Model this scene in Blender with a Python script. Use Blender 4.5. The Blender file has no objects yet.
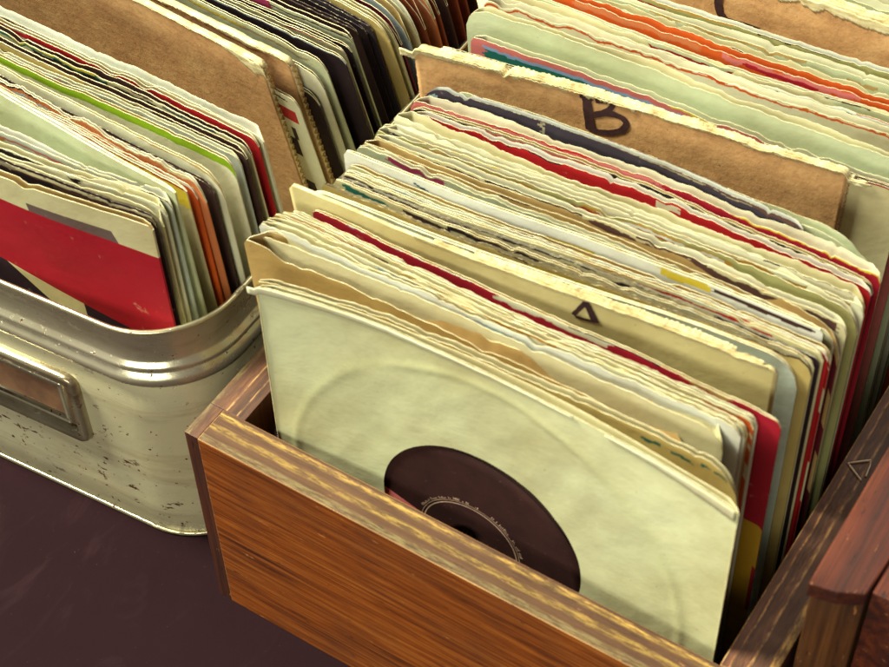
import bpy, bmesh, math, random
from mathutils import Vector, Matrix, noise
rnd = random.Random(7)
CM = 0.01
scene = bpy.context.scene
COL = scene.collection

# ------------------------------------------------------------------ camera
F = 1770.884
CR = Matrix(((0.8444, -0.3983, 0.3650), (0.5418, 0.6485, -0.5341), (-0.0238, 0.6488, 0.7588)))
def _camrot(rx, rz, ry):
    return Matrix.Rotation(rz, 3, 'Z') @ Matrix.Rotation(rx, 3, 'X') @ Matrix.Rotation(ry, 3, 'Z')
CR = _camrot(0.7089558, 0.5951648, -0.0364844)
CP = Vector((30.8769, -28.0315, 63.5313))
def ray(px, py):
    return CR @ Vector(((px-444.5)/F, -(py-333.5)/F, -1))
def bp(px, py, z):                      # photo point -> point on the height z (cm)
    d = ray(px, py); t = (z-CP.z)/d.z
    return CP + t*d
def onplane(px, py, A, B):              # photo point -> (distance along AB, z) on the upright plane through A, B
    d = ray(px, py)
    e = (B-A); e.z = 0; e.normalize(); n = Vector((-e.y, e.x, 0))
    t = (A-CP).dot(n)/d.dot(n); P = CP+t*d
    return (P-A).dot(e), P.z

cam = bpy.data.cameras.new('camera'); co = bpy.data.objects.new('camera', cam); COL.objects.link(co)
co.matrix_world = Matrix.Translation(CP*CM) @ CR.to_4x4()
cam.sensor_width = 36; cam.lens = F/889*36; cam.clip_start = .01; cam.clip_end = 100
cam.dof.use_dof = True; cam.dof.aperture_fstop = 20
cam.dof.focus_distance = .735
scene.camera = co

# ------------------------------------------------------------------ colour + material helpers
def lin(r, g, b, k=1.0):
    f = lambda c: ((c/255)/12.92 if c/255 <= .04045 else ((c/255+.055)/1.055)**2.4)*k
    return (f(r), f(g), f(b), 1)
class NT:
    def __init__(s, name):
        s.m = bpy.data.materials.new(name); s.m.use_nodes = True; s.t = s.m.node_tree
        s.b = s.t.nodes['Principled BSDF']
        s.tc = s.n('ShaderNodeTexCoord')
    def n(s, ty, **k):
        x = s.t.nodes.new(ty)
        for a, v in k.items(): setattr(x, a, v)
        return x
    def l(s, a, b): s.t.links.new(a, b)
    def mapping(s, sc, rot=(0,0,0)):
        m = s.n('ShaderNodeMapping'); m.inputs['Scale'].default_value = sc; m.inputs['Rotation'].default_value = rot
        s.l(s.tc.outputs['Object'], m.inputs['Vector']); return m.outputs[0]
    def noise(s, vec, sc, det=4, rough=.55, dist=0):
        x = s.n('ShaderNodeTexNoise'); s.l(vec, x.inputs['Vector'])
        x.inputs['Scale'].default_value = sc; x.inputs['Detail'].default_value = det
        x.inputs['Roughness'].default_value = rough; x.inputs['Distortion'].default_value = dist
        return x.outputs['Fac']
    def ramp(s, fac, stops, interp='LINEAR'):
        r = s.n('ShaderNodeValToRGB'); s.l(fac, r.inputs[0]); cr = r.color_ramp; cr.interpolation = interp
        while len(cr.elements) < len(stops): cr.elements.new(.5)
        for e, (p, c) in zip(cr.elements, stops):
            e.position = p; e.color = c if len(c) == 4 else (*c, 1)
        return r.outputs[0]
    def mix(s, fac, a, b, mode='MIX'):
        x = s.n('ShaderNodeMix', data_type='RGBA', blend_type=mode)
        if isinstance(fac, (int, float)): x.inputs[0].default_value = fac
        else: s.l(fac, x.inputs[0])
        for i, v in ((6, a), (7, b)):
            if isinstance(v, tuple): x.inputs[i].default_value = v
            else: s.l(v, x.inputs[i])
        return x.outputs[2]
    def bump(s, h, strength, dist=.001):
        x = s.n('ShaderNodeBump'); x.inputs['Strength'].default_value = strength; x.inputs['Distance'].default_value = dist
        s.l(h, x.inputs['Height']); s.l(x.outputs[0], s.b.inputs['Normal'])
    def set(s, **k):
        for a, v in k.items():
            a = a.replace('_', ' ')
            if isinstance(v, (int, float, tuple)): s.b.inputs[a].default_value = v
            else: s.l(v, s.b.inputs[a])

def g(v): return (v, v, v, 1)
def paper_mat():
    s = NT('printed_paper')
    at = s.n('ShaderNodeAttribute', attribute_name='print')
    oi = s.n('ShaderNodeObjectInfo')
    add = s.n('ShaderNodeVectorMath', operation='ADD'); s.l(s.tc.outputs['Object'], add.inputs[0])
    sc = s.n('ShaderNodeVectorMath', operation='SCALE'); s.l(oi.outputs['Random'], sc.inputs['Scale'])
    sc.inputs[0].default_value = (3, 5, 7); s.l(sc.outputs[0], add.inputs[1]); v = add.outputs[0]
    n1 = s.noise(v, 22, 5, .6); n2 = s.noise(v, 160, 4, .7); n3 = s.noise(v, 9, 3)
    c = s.mix(s.ramp(n1, [(.40, g(0)), (.70, g(.42))]), at.outputs['Color'], lin(178, 148, 92), 'MULTIPLY')
    c = s.mix(s.ramp(n3, [(.45, g(0)), (.75, g(.20))]), c, lin(170, 190, 140), 'MULTIPLY')
    c = s.mix(s.ramp(n2, [(.66, g(0)), (.76, g(.28))]), c, lin(225, 215, 170))          # scuffs
    n4 = s.noise(v, 420, 2, .5)
    c = s.mix(s.ramp(n4, [(.73, g(0)), (.80, g(.45))]), c, lin(110, 80, 50), 'MULTIPLY')  # foxing specks
    mp = s.n('ShaderNodeMapping'); mp.inputs['Scale'].default_value = (26, 26, 34); s.l(v, mp.inputs['Vector'])
    n5 = s.noise(mp.outputs[0], 1.0, 5, .6, .15)
    rg = s.n('ShaderNodeTexNoise', noise_type='RIDGED_MULTIFRACTAL'); s.l(v, rg.inputs['Vector'])
    rg.inputs['Scale'].default_value = 24; rg.inputs['Detail'].default_value = 2.5; rg.inputs['Distortion'].default_value = .3
    cre = s.ramp(rg.outputs['Fac'], [(.86, g(0)), (1.0, g(1))])
    ck = s.n('ShaderNodeMath', operation='MULTIPLY'); s.l(cre, ck.inputs[0]); s.l(s.ramp(n1, [(.45, g(0)), (.6, g(.5))]), ck.inputs[1])
    c = s.mix(ck.outputs[0], c, lin(222, 212, 172))
    hh = s.n('ShaderNodeMath', operation='MULTIPLY_ADD'); s.l(ck.outputs[0], hh.inputs[0]); hh.inputs[1].default_value = .5; s.l(n5, hh.inputs[2])
    s.set(Base_Color=c, Roughness=.62); s.b.inputs['Specular IOR Level'].default_value = .35
    s.bump(hh.outputs[0], .35, .002)
    return s.m
def edge_mat():
    s = NT('paper_edge'); n = s.noise(s.tc.outputs['Object'], 260, 3, .7)
    s.set(Base_Color=s.ramp(n, [(.3, lin(190, 172, 120)), (.6, lin(238, 230, 190))]), Roughness=.8)
    return s.m
def dark_edge_mat():
    s = NT('dark_card_edge'); n = s.noise(s.tc.outputs['Object'], 420, 3, .8)
    s.set(Base_Color=s.ramp(n, [(.5, lin(52, 34, 36)), (.68, lin(205, 190, 150))]), Roughness=.7)
    return s.m
def kraft_mat():
    s = NT('kraft_cardboard'); o = s.tc.outputs['Object']
    n = s.noise(o, 40, 6, .7); f = s.noise(s.mapping((260, 260, 420)), 1, 4, .7)
    c = s.ramp(n, [(.25, lin(156, 112, 70)), (.5, lin(188, 144, 94)), (.75, lin(206, 168, 116))])
    c = s.mix(s.ramp(f, [(.45, g(0)), (.7, g(.28))]), c, lin(120, 78, 44), 'MULTIPLY')
    sp = s.noise(o, 520, 2); c = s.mix(s.ramp(sp, [(.72, g(0)), (.76, g(.7))]), c, lin(70, 40, 28))
    cr = s.noise(s.mapping((10, 10, 75)), 1, 4, .6, .3)
    c = s.mix(s.ramp(cr, [(.5, g(0)), (.72, g(.35))]), c, lin(120, 74, 46), 'MULTIPLY')
    s.set(Base_Color=c, Roughness=.85); s.bump(s.noise(o, 180, 5, .7), .35, .001); return s.m
def torn_mat():
    s = NT('torn_pulp'); o = s.tc.outputs['Object']
    n = s.noise(s.mapping((130, 130, 700)), 1, 5, .7)
    s.set(Base_Color=s.ramp(n, [(.30, lin(150, 122, 78)), (.43, lin(194, 178, 128)), (.58, lin(216, 206, 162)), (.75, lin(232, 226, 190))]), Roughness=.9)
    s.bump(n, .3, .0008); return s.m
def ink_mat():
    s = NT('marker_ink'); n = s.noise(s.tc.outputs['Object'], 300, 3)
    s.set(Base_Color=s.ramp(n, [(.3, lin(40, 20, 26)), (.8, lin(66, 38, 40))]), Roughness=.55); return s.m
def wood_mat(name, axis, c1, c2, c3, rough=.38, coat=.25, bands=None, grain=1.0):
    """grain runs along axis (0 x, 1 y, 2 z)"""
    s = NT(name); sc = [170, 170, 170]; sc[axis] = 9; fine = [900, 900, 900]; fine[axis] = 28
    sc = tuple(x*grain for x in sc)
    a = s.noise(s.mapping(sc), 1, 6, .62, .6); b = s.noise(s.mapping(tuple(fine)), 1, 3, .6)
    blot = s.noise(s.tc.outputs['Object'], 26, 4, .6)
    c = s.ramp(a, [(.28, c1), (.5, c2), (.72, c3)])
    c = s.mix(s.ramp(b, [(.5, g(0)), (.70, g(.55))]), c, c1, 'MIX')
    c = s.mix(s.ramp(blot, [(.4, g(0)), (.7, g(.35))]), c, c1, 'MULTIPLY')
    sc2 = [70, 70, 70]; sc2[axis] = 18
    scr = s.noise(s.mapping(tuple(x*4 for x in sc2)), 1, 3, .8)
    c = s.mix(s.ramp(scr, [(.66, g(0)), (.72, g(.5))]), c, lin(216, 146, 84))
    flaw = s.noise(s.mapping(tuple((120 if i == axis else 480) for i in range(3))), 1, 3, .7)
    c = s.mix(s.ramp(flaw, [(.64, g(0)), (.70, g(.7))]), c, c1, 'MULTIPLY')
    if bands: c = bands(s, c)
    s.set(Base_Color=c, Roughness=s.ramp(blot, [(.3, g(rough-.08)), (.7, g(rough+.15))]))
    s.b.inputs['Coat Weight'].default_value = coat; s.b.inputs['Coat Roughness'].default_value = .25
    s.bump(b, .35, .0006); return s.m
def ply_bands(axis, lo, hi, pal, along):
    def f(s, c):
        sep = s.n('ShaderNodeSeparateXYZ'); s.l(s.tc.outputs['Object'], sep.inputs[0])
        wob = s.noise(s.mapping(tuple(60 if i == along else 160 for i in range(3))), 1, 4, .7)
        mr = s.n('ShaderNodeMapRange'); s.l(sep.outputs[axis], mr.inputs[0])
        mr.inputs[1].default_value = lo*CM; mr.inputs[2].default_value = hi*CM
        ad = s.n('ShaderNodeMath', operation='MULTIPLY_ADD'); s.l(wob, ad.inputs[0]); ad.inputs[1].default_value = .10
        s.l(mr.outputs[0], ad.inputs[2])
        sb = s.n('ShaderNodeMath', operation='SUBTRACT'); s.l(ad.outputs[0], sb.inputs[0]); sb.inputs[1].default_value = .05
        band = s.ramp(sb.outputs[0], pal)
        pt = [900, 900, 900]; pt[along] = 130
        pn = s.noise(s.mapping(tuple(pt)), 1, 5, .75)
        worn = s.mix(s.ramp(pn, [(.40, g(0)), (.56, g(.85))]), band, c)
        return worn
    return f

M = {}
def banded_mat():
    m = paper_mat(); m.name = 'red_banded_card'; t = m.node_tree
    at = t.nodes.new('ShaderNodeAttribute'); at.attribute_name = 'place'
    sep = t.nodes.new('ShaderNodeSeparateXYZ'); t.links.new(at.outputs['Vector'], sep.inputs[0])
    def math_(op, a, b):
        x = t.nodes.new('ShaderNodeMath'); x.operation = op
        for i, v in enumerate((a, b)):
            if isinstance(v, (int, float)): x.inputs[i].default_value = v
            else: t.links.new(v, x.inputs[i])
        return x.outputs[0]
    C_, D_ = sep.outputs[0], sep.outputs[1]
    def below(a, b): return math_('GREATER_THAN', D_, math_('MULTIPLY_ADD', C_, b) if 0 else math_('ADD', math_('MULTIPLY', C_, b), a/10))
    def right(a, b): return math_('GREATER_THAN', C_, math_('ADD', math_('MULTIPLY', D_, b), a/10))
    both = lambda a, b: math_('MULTIPLY', a, b)
    inv = lambda a: math_('SUBTRACT', 1, a)
    old = [n for n in t.nodes if n.type == 'ATTRIBUTE' and n.attribute_name == 'print'][0].outputs['Color']
    tgt = [l.to_socket for l in t.links if l.from_socket == old]
    cur = old
    for mask, c in ((both(both(below(1.0, .0), right(12.3, .1)), inv(right(15.7, .35))), lin(104, 84, 80)),
                    (below(.855, .045), lin(162, 10, 34)),
                    (below(2.49, .264), lin(214, 208, 160)),
                    (both(below(2.49, .264), below(-3.99, .89)), lin(44, 26, 40)),
                    (both(below(2.49, .264), right(13.75, 0)), lin(44, 26, 40))):
        x = t.nodes.new('ShaderNodeMix'); x.data_type = 'RGBA'; t.links.new(mask, x.inputs[0]); t.links.new(cur, x.inputs[6]); x.inputs[7].default_value = c; cur = x.outputs[2]
    for q in tgt: t.links.new(cur, q)
    return m
M['paper'] = paper_mat(); M['edge'] = edge_mat(); M['dedge'] = dark_edge_mat(); M['kraft'] = kraft_mat()
M['torn'] = torn_mat(); M['ink'] = ink_mat()
O1, O2, O3 = lin(70, 30, 8), lin(138, 70, 20), lin(170, 100, 38)
M['wood_front'] = wood_mat('varnished_plywood_face', 0, O1, O2, O3, .42, .15, grain=1.9)
YL, BR, DK, GY = lin(146, 116, 54), lin(84, 52, 28), lin(50, 26, 16), lin(118, 102, 64)
pal = [(0, GY), (.12, GY), (.17, BR), (.30, BR), (.36, YL), (.46, YL), (.52, BR), (.66, BR), (.72, YL), (.80, lin(190, 150, 76)), (.86, BR), (1, DK)]
M['ply_x'] = wood_mat('plywood_edge_front', 0, DK, BR, lin(102, 70, 38), .7, .0, ply_bands(1, .1, 1.75, pal, 0))
pal2 = [(0, GY), (.10, GY), (.16, BR), (.42, lin(120, 76, 46)), (.45, lin(190, 150, 96)), (.48, BR), (.7, DK), (.73, lin(180, 136, 84)), (.76, DK), (1, BR)]
M['ply_y'] = wood_mat('plywood_edge_side', 1, DK, lin(88, 52, 32), lin(118, 76, 46), .6, .05, ply_bands(0, 0, 1.7, pal2, 1))
pal3 = [(0, DK), (.25, lin(110, 66, 42)), (.28, lin(196, 140, 80)), (.31, BR), (.52, lin(116, 72, 44)), (.56, lin(200, 150, 90)), (.6, BR), (.84, BR), (.88, lin(190, 140, 70)), (1, YL)]
M['ply_yr'] = wood_mat('plywood_edge_side_right', 1, DK, lin(76, 42, 28), lin(106, 64, 40), .6, .05, ply_bands(0, 21.2, 23.1, pal3, 1))
M['endgrain'] = wood_mat('plywood_end', 2, lin(44, 20, 14), lin(74, 36, 22), lin(98, 54, 32), .5, .1)
M['worn'] = wood_mat('worn_wood_edge', 0, lin(100, 64, 38), lin(156, 112, 64), lin(200, 168, 110), .6, 0)
M['mahog'] = wood_mat('red_brown_hardwood_top', 1, lin(32, 11, 5), lin(82, 30, 11), lin(122, 54, 18), .62, .0, grain=.8)
M['post'] = wood_mat('brown_hardwood_post', 2, lin(54, 28, 14), lin(100, 60, 28), lin(132, 84, 42), .6, .0)
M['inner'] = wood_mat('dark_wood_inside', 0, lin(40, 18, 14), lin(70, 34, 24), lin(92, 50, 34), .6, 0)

def tin_mat(name, base, worn=1.0, metallic=.75):
    s = NT(name); o = s.tc.outputs['Object']
    n1 = s.noise(o, 18, 5, .6); sp = s.noise(s.mapping((110, 110, 190)), 1, 5, .62); sp2 = s.noise(o, 330, 3, .5); zone = s.noise(o, 15, 3, .5)
    c = s.ramp(n1, [(.3, base), (.7, lin(204, 200, 168))])
    mul = s.n('ShaderNodeMath', operation='MULTIPLY'); s.l(s.ramp(sp, [(.60, g(0)), (.645, g(1))]), mul.inputs[0]); s.l(s.ramp(zone, [(.48, g(0)), (.6, g(1))]), mul.inputs[1])
    mx = s.n('ShaderNodeMath', operation='MAXIMUM'); s.l(mul.outputs[0], mx.inputs[0])
    s.l(s.ramp(sp2, [(.675, g(0)), (.70, g(1))]), mx.inputs[1])
    stain = s.noise(s.mapping((12, 12, 50)), 1, 5, .7, .6)
    c = s.mix(s.ramp(stain, [(.5, g(0)), (.75, g(.5*worn))]), c, lin(146, 112, 70), 'MULTIPLY')
    c = s.mix(mx.outputs[0], c, lin(84, 52, 36))
    met = s.ramp(mx.outputs[0], [(0, g(metallic)), (1, g(.1))])
    s.set(Base_Color=c, Metallic=met, Roughness=s.ramp(n1, [(.3, g(.20)), (.7, g(.36))]))
    mxx = s.n('ShaderNodeMath', operation='MULTIPLY'); s.l(mx.outputs[0], mxx.inputs[0]); mxx.inputs[1].default_value = -.4
    ad = s.n('ShaderNodeMath', operation='ADD'); s.l(mxx.outputs[0], ad.inputs[0]); s.l(n1, ad.inputs[1])
    d2 = s.noise(s.mapping((55, 55, 20)), 1, 2, .4); a3 = s.n('ShaderNodeMath', operation='ADD'); s.l(ad.outputs[0], a3.inputs[0]); s.l(d2, a3.inputs[1])
    s.bump(a3.outputs[0], .35, .0018); return s.m
M['tin'] = tin_mat('aged_tinplate', lin(224, 216, 172), 1.0, .35)
M['tin_band'] = tin_mat('polished_tinplate_band', lin(232, 224, 196), 1.0, .8)
M['tin_rim'] = tin_mat('rolled_tin_rim', lin(226, 214, 170), .5, .85)
M['brass'] = tin_mat('tarnished_steel_holder', lin(150, 130, 104), 1.4, .8)
def simple(name, c, c2, sc, rough, met=0, bs=.2):
    s = NT(name); n = s.noise(s.tc.outputs['Object'], sc, 5, .65)
    s.set(Base_Color=s.ramp(n, [(.3, c), (.7, c2)]), Roughness=rough, Metallic=met); s.bump(n, bs, .001); return s.m
M['card_insert'] = simple('brown_label_card', lin(84, 56, 44), lin(132, 98, 70), 60, .6)
M['wire'] = simple('steel_wire', lin(190, 160, 130), lin(226, 200, 170), 200, .35, .5)
def table_mat():
    s = NT('dark_plum_table'); o = s.tc.outputs['Object']
    n = s.noise(o, 7, 5, .6, .5); f = s.noise(o, 600, 3, .6); cr = s.noise(s.mapping((40, 16, 30), (0, 0, .5)), 1, 6, .65, 1.5)
    c = s.ramp(n, [(.3, lin(27, 11, 16)), (.7, lin(34, 16, 21))])
    c = s.mix(s.ramp(cr, [(.56, g(0)), (.72, g(.06))]), c, lin(100, 74, 78))
    c = s.mix(s.ramp(f, [(.70, g(0)), (.76, g(.3))]), c, lin(120, 92, 92))
    s.set(Base_Color=c, Roughness=.75); s.b.inputs['Specular IOR Level'].default_value = .06; s.bump(cr, .2, .0015); return s.m
M['table'] = table_mat()

# ------------------------------------------------------------------ object helpers
def link(name, verts, faces, mats, parent=None, loc=None, smooth=True, midx=None):
    """verts in world cm; loc = base point in cm (world) for the origin"""
    if loc is None:
        loc = parent['_o'] if parent else (0, 0, 0)
    loc = Vector(tuple(loc))
    me = bpy.data.meshes.new(name)
    me.from_pydata([((Vector(v)-loc)*CM)[:] for v in verts], [], faces)
    for m in mats: me.materials.append(m)
    if midx: me.polygons.foreach_set('material_index', midx)
    me.polygons.foreach_set('use_smooth', [smooth]*len(me.polygons)); me.update()
    o = bpy.data.objects.new(name, me); COL.objects.link(o)
    if parent:
        o.parent = parent; po = Vector(tuple(parent['_o'])); o.location = (loc-po)*CM
    else: o.location = loc*CM
    o['_o'] = list(loc)
    return o
def tag(o, label=None, cat=None, group=None, kind=None):
    if label: o['label'] = label
    if cat: o['category'] = cat
    if group: o['group'] = group
    if kind: o['kind'] = kind
    return o
def empty(name, loc, label, cat, group=None):
    o = bpy.data.objects.new(name, None); COL.objects.link(o); o.location = Vector(loc)*CM; o['_o'] = list(loc)
    o.empty_display_size = .02
    return tag(o, label, cat, group)
def fix_normals(o):
    bm = bmesh.new(); bm.from_mesh(o.data); bmesh.ops.recalc_face_normals(bm, faces=bm.faces); bm.to_mesh(o.data); bm.free()
def box(name, a, b, mats, parent=None, bevel=.05, top=None, worn=None, front=None, loc=None, shift=None):
    """axis box a..b; top = material slot of its top face; worn = slot of its bevels"""
    (x0, y0, z0), (x1, y1, z1) = a, b
    v = [(x0,y0,z0),(x1,y0,z0),(x1,y1,z0),(x0,y1,z0),(x0,y0,z1),(x1,y0,z1),(x1,y1,z1),(x0,y1,z1)]
    if shift:
        for i in range(4): v[i] = (v[i][0]+shift[0], v[i][1]+shift[1], v[i][2])
    f = [(0,3,2,1),(4,5,6,7),(0,1,5,4),(1,2,6,5),(2,3,7,6),(3,0,4,7)]
    mi = [0, top or 0, front or 0, 0, 0, 0]
    o = link(name, v, f, mats, parent, loc, False, mi)
    if bevel:
        m = o.modifiers.new('bevel', 'BEVEL'); m.width = bevel*CM; m.segments = 3
        if worn is not None: m.material = worn
        m.harden_normals = False
    return o

# ------------------------------------------------------------------ sleeves
ROWS = [0, .04, .08, .12, .16, .2, .25, .3, .35, .4, .46, .52, .6, .68, .78, .9, 1.1, 1.35, 1.7, 2.2, 3, 4.2, 6, 8.5, 11.5, 14.5]
def fbm(x, y, z=0): return noise.fractal(Vector((x, y, z)), 1.0, 2.0, 3)
class Sheet:
    """surface of one pocket: top line from L to R, standing on zb, wavy"""
    def __init__(s, L, R, zt, zb, shift, amp, bow, seed, cl, cr, jag, shared=True, mid=None, z0=19.0, droop=0):
        s.L, s.R, s.zt, s.zb, s.shift, s.amp, s.bow, s.seed, s.cl, s.cr, s.jag = L, R, zt, zb, shift, amp, bow, seed, cl, cr, jag
        nr_ = random.Random(int(seed*131))
        s.notch = [(nr_.uniform(.5, 17.5), nr_.uniform(.08, .5), nr_.uniform(.05, .22)) for _ in range(nr_.randint(0, 4))] if jag >= .025 else []
        s.mid = mid; s.z0 = z0; s.droop = droop
        s.xs = min(1.7, 2.25*max(0, 1.75-L.x)) if L.x > -.2 else 0
        s.w = (R-L).length; s.ph = seed*1.7
        s.e = (R-L).normalized(); s.nv = Vector((-s.e.y, s.e.x, 0))
        s.shared = shared
    def topz(s, c):
        w = s.w; h = s.zt
        for d, r in ((c, s.cl), (w-c, s.cr)):
            if d < r: h -= r - math.sqrt(max(0, r*r-(r-d)**2))
        for (nc, nw, nd) in s.notch:
            x = abs(c-nc)/nw
            if x < 1: h -= nd*(1-x)**.7
        if s.droop: q = min(1, c/2.2); h -= s.droop*q*q*(3-2*q)
        return h + s.jag*(fbm(c*1.1, s.seed)*.7 + fbm(c*4.5, s.seed+9)*.3)
    def pt(s, c, v, off=0):
        """c = cm along the width, v = 0 at top .. 1 at bottom"""
        u = c/s.w; zt = s.topz(c); z = zt - v*(zt-s.zb)
        P = s.L.lerp(s.R, u); k = (1-v)
        y = s.shift*(s.z0-z)/(s.z0-s.zb)
        y += s.bow*4*u*(1-u)*k
        wv = s.amp*(math.sin(u*3.4+s.ph)*.7 + noise.noise(Vector((u*2.6, s.seed*.7, v)))*1.3 + .08*noise.noise(Vector((u*8, s.seed, v*2))))*k**2.2
        sh = 0
        if s.shared:
            Y = P.y
            sh = (.13*math.sin(P.x*.30+Y*.35) + .015*math.sin(P.x*1.1-Y*.5+1))*k**1.5
        return Vector((P.x+s.xs*v*(1-u), P.y+y+wv+sh+off, z))
def make_sleeve(name, sh, t, gape, col, back, marks, edge='edge', mats=None, ncol=150, paper=.022, parent=None, hole=None, loc=None):
    w = sh.w; H = sh.zt-sh.zb
    rows = [d/H for d in ROWS]+[1.0]
    cols = [w*i/ncol for i in range(ncol+1)]
    verts, faces, colr = [], [], []
    n = ncol+1
    sd = sh.seed
    def colour(c, v):
        d = v*H; u = c/w; res = col
        for m in marks:
            u0, u1, d0, d1, th, mc = m[:6]; wob = m[6] if len(m) > 6 else .06
            uu = u + .012*fbm(d*6, sd+2)
            if u0 <= uu <= u1:
                q = (u-u0)/max(1e-6, u1-u0); dd = d0+(d1-d0)*q + wob*fbm(c*.9, sd+len(mc)+d0)
                if dd <= d <= dd+th: res = mc
        return res
    for side in (0, 1):
        for j, v in enumerate(rows):
            for c in cols:
                edgef = min(1, min(c, w-c)/.5)
                th = t*(.35+.65*edgef)*(1 if v > .1 else (1+ (1-v/.1)*gape*max(0, .45+1.2*noise.noise(Vector((c*.22, sd+4, 0))))*edgef))
                verts.append(sh.pt(c, v, th if side else 0)[:])
    nr = len(rows); N = n*nr
    for j in range(nr-1):
        for i in range(ncol):
            a = j*n+i
            if not (hole and 0):
                faces.append((a, a+n, a+n+1, a+1)); colr.append(colour((cols[i]+cols[i+1])/2, (rows[j]+rows[j+1])/2))
            b = a+N
            faces.append((b, b+1, b+n+1, b+n)); colr.append(back)
        a = j*n; faces.append((a, a+N, a+N+n, a+n)); colr.append(col if j > 0 else back)
        a = j*n+ncol; faces.append((a, a+n, a+n+N, a+N)); colr.append(col if j > 0 else back)
    a = (nr-1)*n
    for i in range(ncol): faces.append((a+i, a+i+N, a+i+1+N, a+i+1)); colr.append(back)
    if hole:   # front sheet rebuilt around a round opening
        hc, hz, hr = hole
        keep = [k for k, f in enumerate(faces) if not all(q < N for q in f)]
        faces = [faces[k] for k in keep]; colr = [colr[k] for k in keep]
        K = 220; RR = 60; base = len(verts); ringc = []
        top = 0
        for r in range(RR+1):
            q = r/RR; q = q**1.4
            for a in range(K):
                an = 2*math.pi*a/K; dx, dz = math.cos(an), math.sin(an)
                # to the border of the sheet
                tx = ((w-hc) if dx > 0 else hc)/abs(dx) if abs(dx) > 1e-6 else 1e9
                tz = ((sh.zt-hz) if dz > 0 else (hz-sh.zb))/abs(dz) if abs(dz) > 1e-6 else 1e9
                R_ = min(tx, tz); rad = hr+(R_-hr)*q
                c = hc+dx*rad; z = hz+dz*rad
                v = (sh.zt-z)/(sh.zt-sh.zb); p = sh.pt(min(max(c, 0), w), min(max(v, 0), 1), 0)
                dr = math.hypot(c-hc-.1, z-hz+.2)-8.0+.15*fbm(an, 3)
                p.y += -.05*math.exp(-(dr/.16)**2)*(.6+.6*fbm(an*2, 1)) + .05/(1+math.exp(-dr*3))
                fl = c*.5-z*.35; p.y += .035*abs(noise.noise(Vector((fl*1.1, 2.2, (c+z)*.12))))+.02*noise.noise(Vector((c*.8, z*.8, 4)))
                verts.append(p[:]); ringc.append(dr)
        for r in range(RR):
            for a in range(K):
                i0 = base+r*K+a; i1 = base+r*K+(a+1) % K
                faces.append((i0, i1, i1+K, i0+K)); dr = ringc[r*K+a]; q = 1/(1+math.exp(-dr*4)); e_ = math.exp(-(dr/.3)**2); colr.append(tuple(col[k]*((.90+.13*q)-(.10, .09, .16)[k]*e_*.6) for k in range(3))+(1,))
    L = sh.L
    base = loc or Vector(((sh.L.x+sh.R.x)/2, (sh.L.y+sh.R.y)/2+sh.shift, sh.zb))
    o = link(name, verts, faces, mats or [M['paper'], M[edge]], parent, base if not parent else None)
    ca = o.data.color_attributes.new('print', 'FLOAT_COLOR', 'CORNER')
    buf = []
    for f, c in zip(faces, colr): buf.extend(list(c)*len(f))
    ca.data.foreach_set('color', buf)
    pa = o.data.attributes.new('place', 'FLOAT_VECTOR', 'POINT'); pl = []
    for q in o.data.vertices:
        wx = q.co/CM+base; pl += [math.hypot(wx.x-sh.L.x, 0)/10, (sh.zt-wx.z)/10, 0]
    pa.data.foreach_set('vector', pl)
    m = o.modifiers.new('paper thickness', 'SOLIDIFY'); m.thickness = paper*CM; m.offset = 0; m.material_offset_rim = 1
    es = o.modifiers.new('crisp edges', 'EDGE_SPLIT'); es.split_angle = math.radians(50)
    return o

P = dict(
 cream=lin(220, 212, 166), pale=lin(232, 230, 198), white=lin(240, 243, 232), blue=lin(206, 218, 204), green=lin(206, 214, 174),
 tan=lin(196, 164, 104), kraftp=lin(206, 172, 106), yellow=lin(222, 200, 60), butter=lin(214, 190, 118), orange=lin(212, 92, 28),
 red=lin(190, 28, 34), crimson=lin(168, 22, 44), maroon=lin(104, 18, 38), black=lin(44, 28, 34), char=lin(62, 54, 66),
 brown=lin(96, 66, 58), dbrown=lin(68, 42, 38), lime=lin(140, 178, 20), teal=lin(30, 112, 100), pink=lin(214, 120, 116), magenta=lin(176, 60, 100),
 salmon=lin(206, 122, 74), ochre=lin(190, 142, 56), grey=lin(170, 160, 130), navy=lin(44, 84, 108), gold=lin(206, 160, 40), rust=lin(140, 64, 34),
 olive=lin(170, 168, 110), bluegrey=lin(170, 190, 196), cobalt=lin(140,170,210))
for k_ in P:
    P[k_] = tuple(x*.84 for x in P[k_][:3])+(1,)
def mk(u0, u1, d0, d1, th, c, wob=.06): return (u0, u1, d0, d1, th, P[c], wob)

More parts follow.
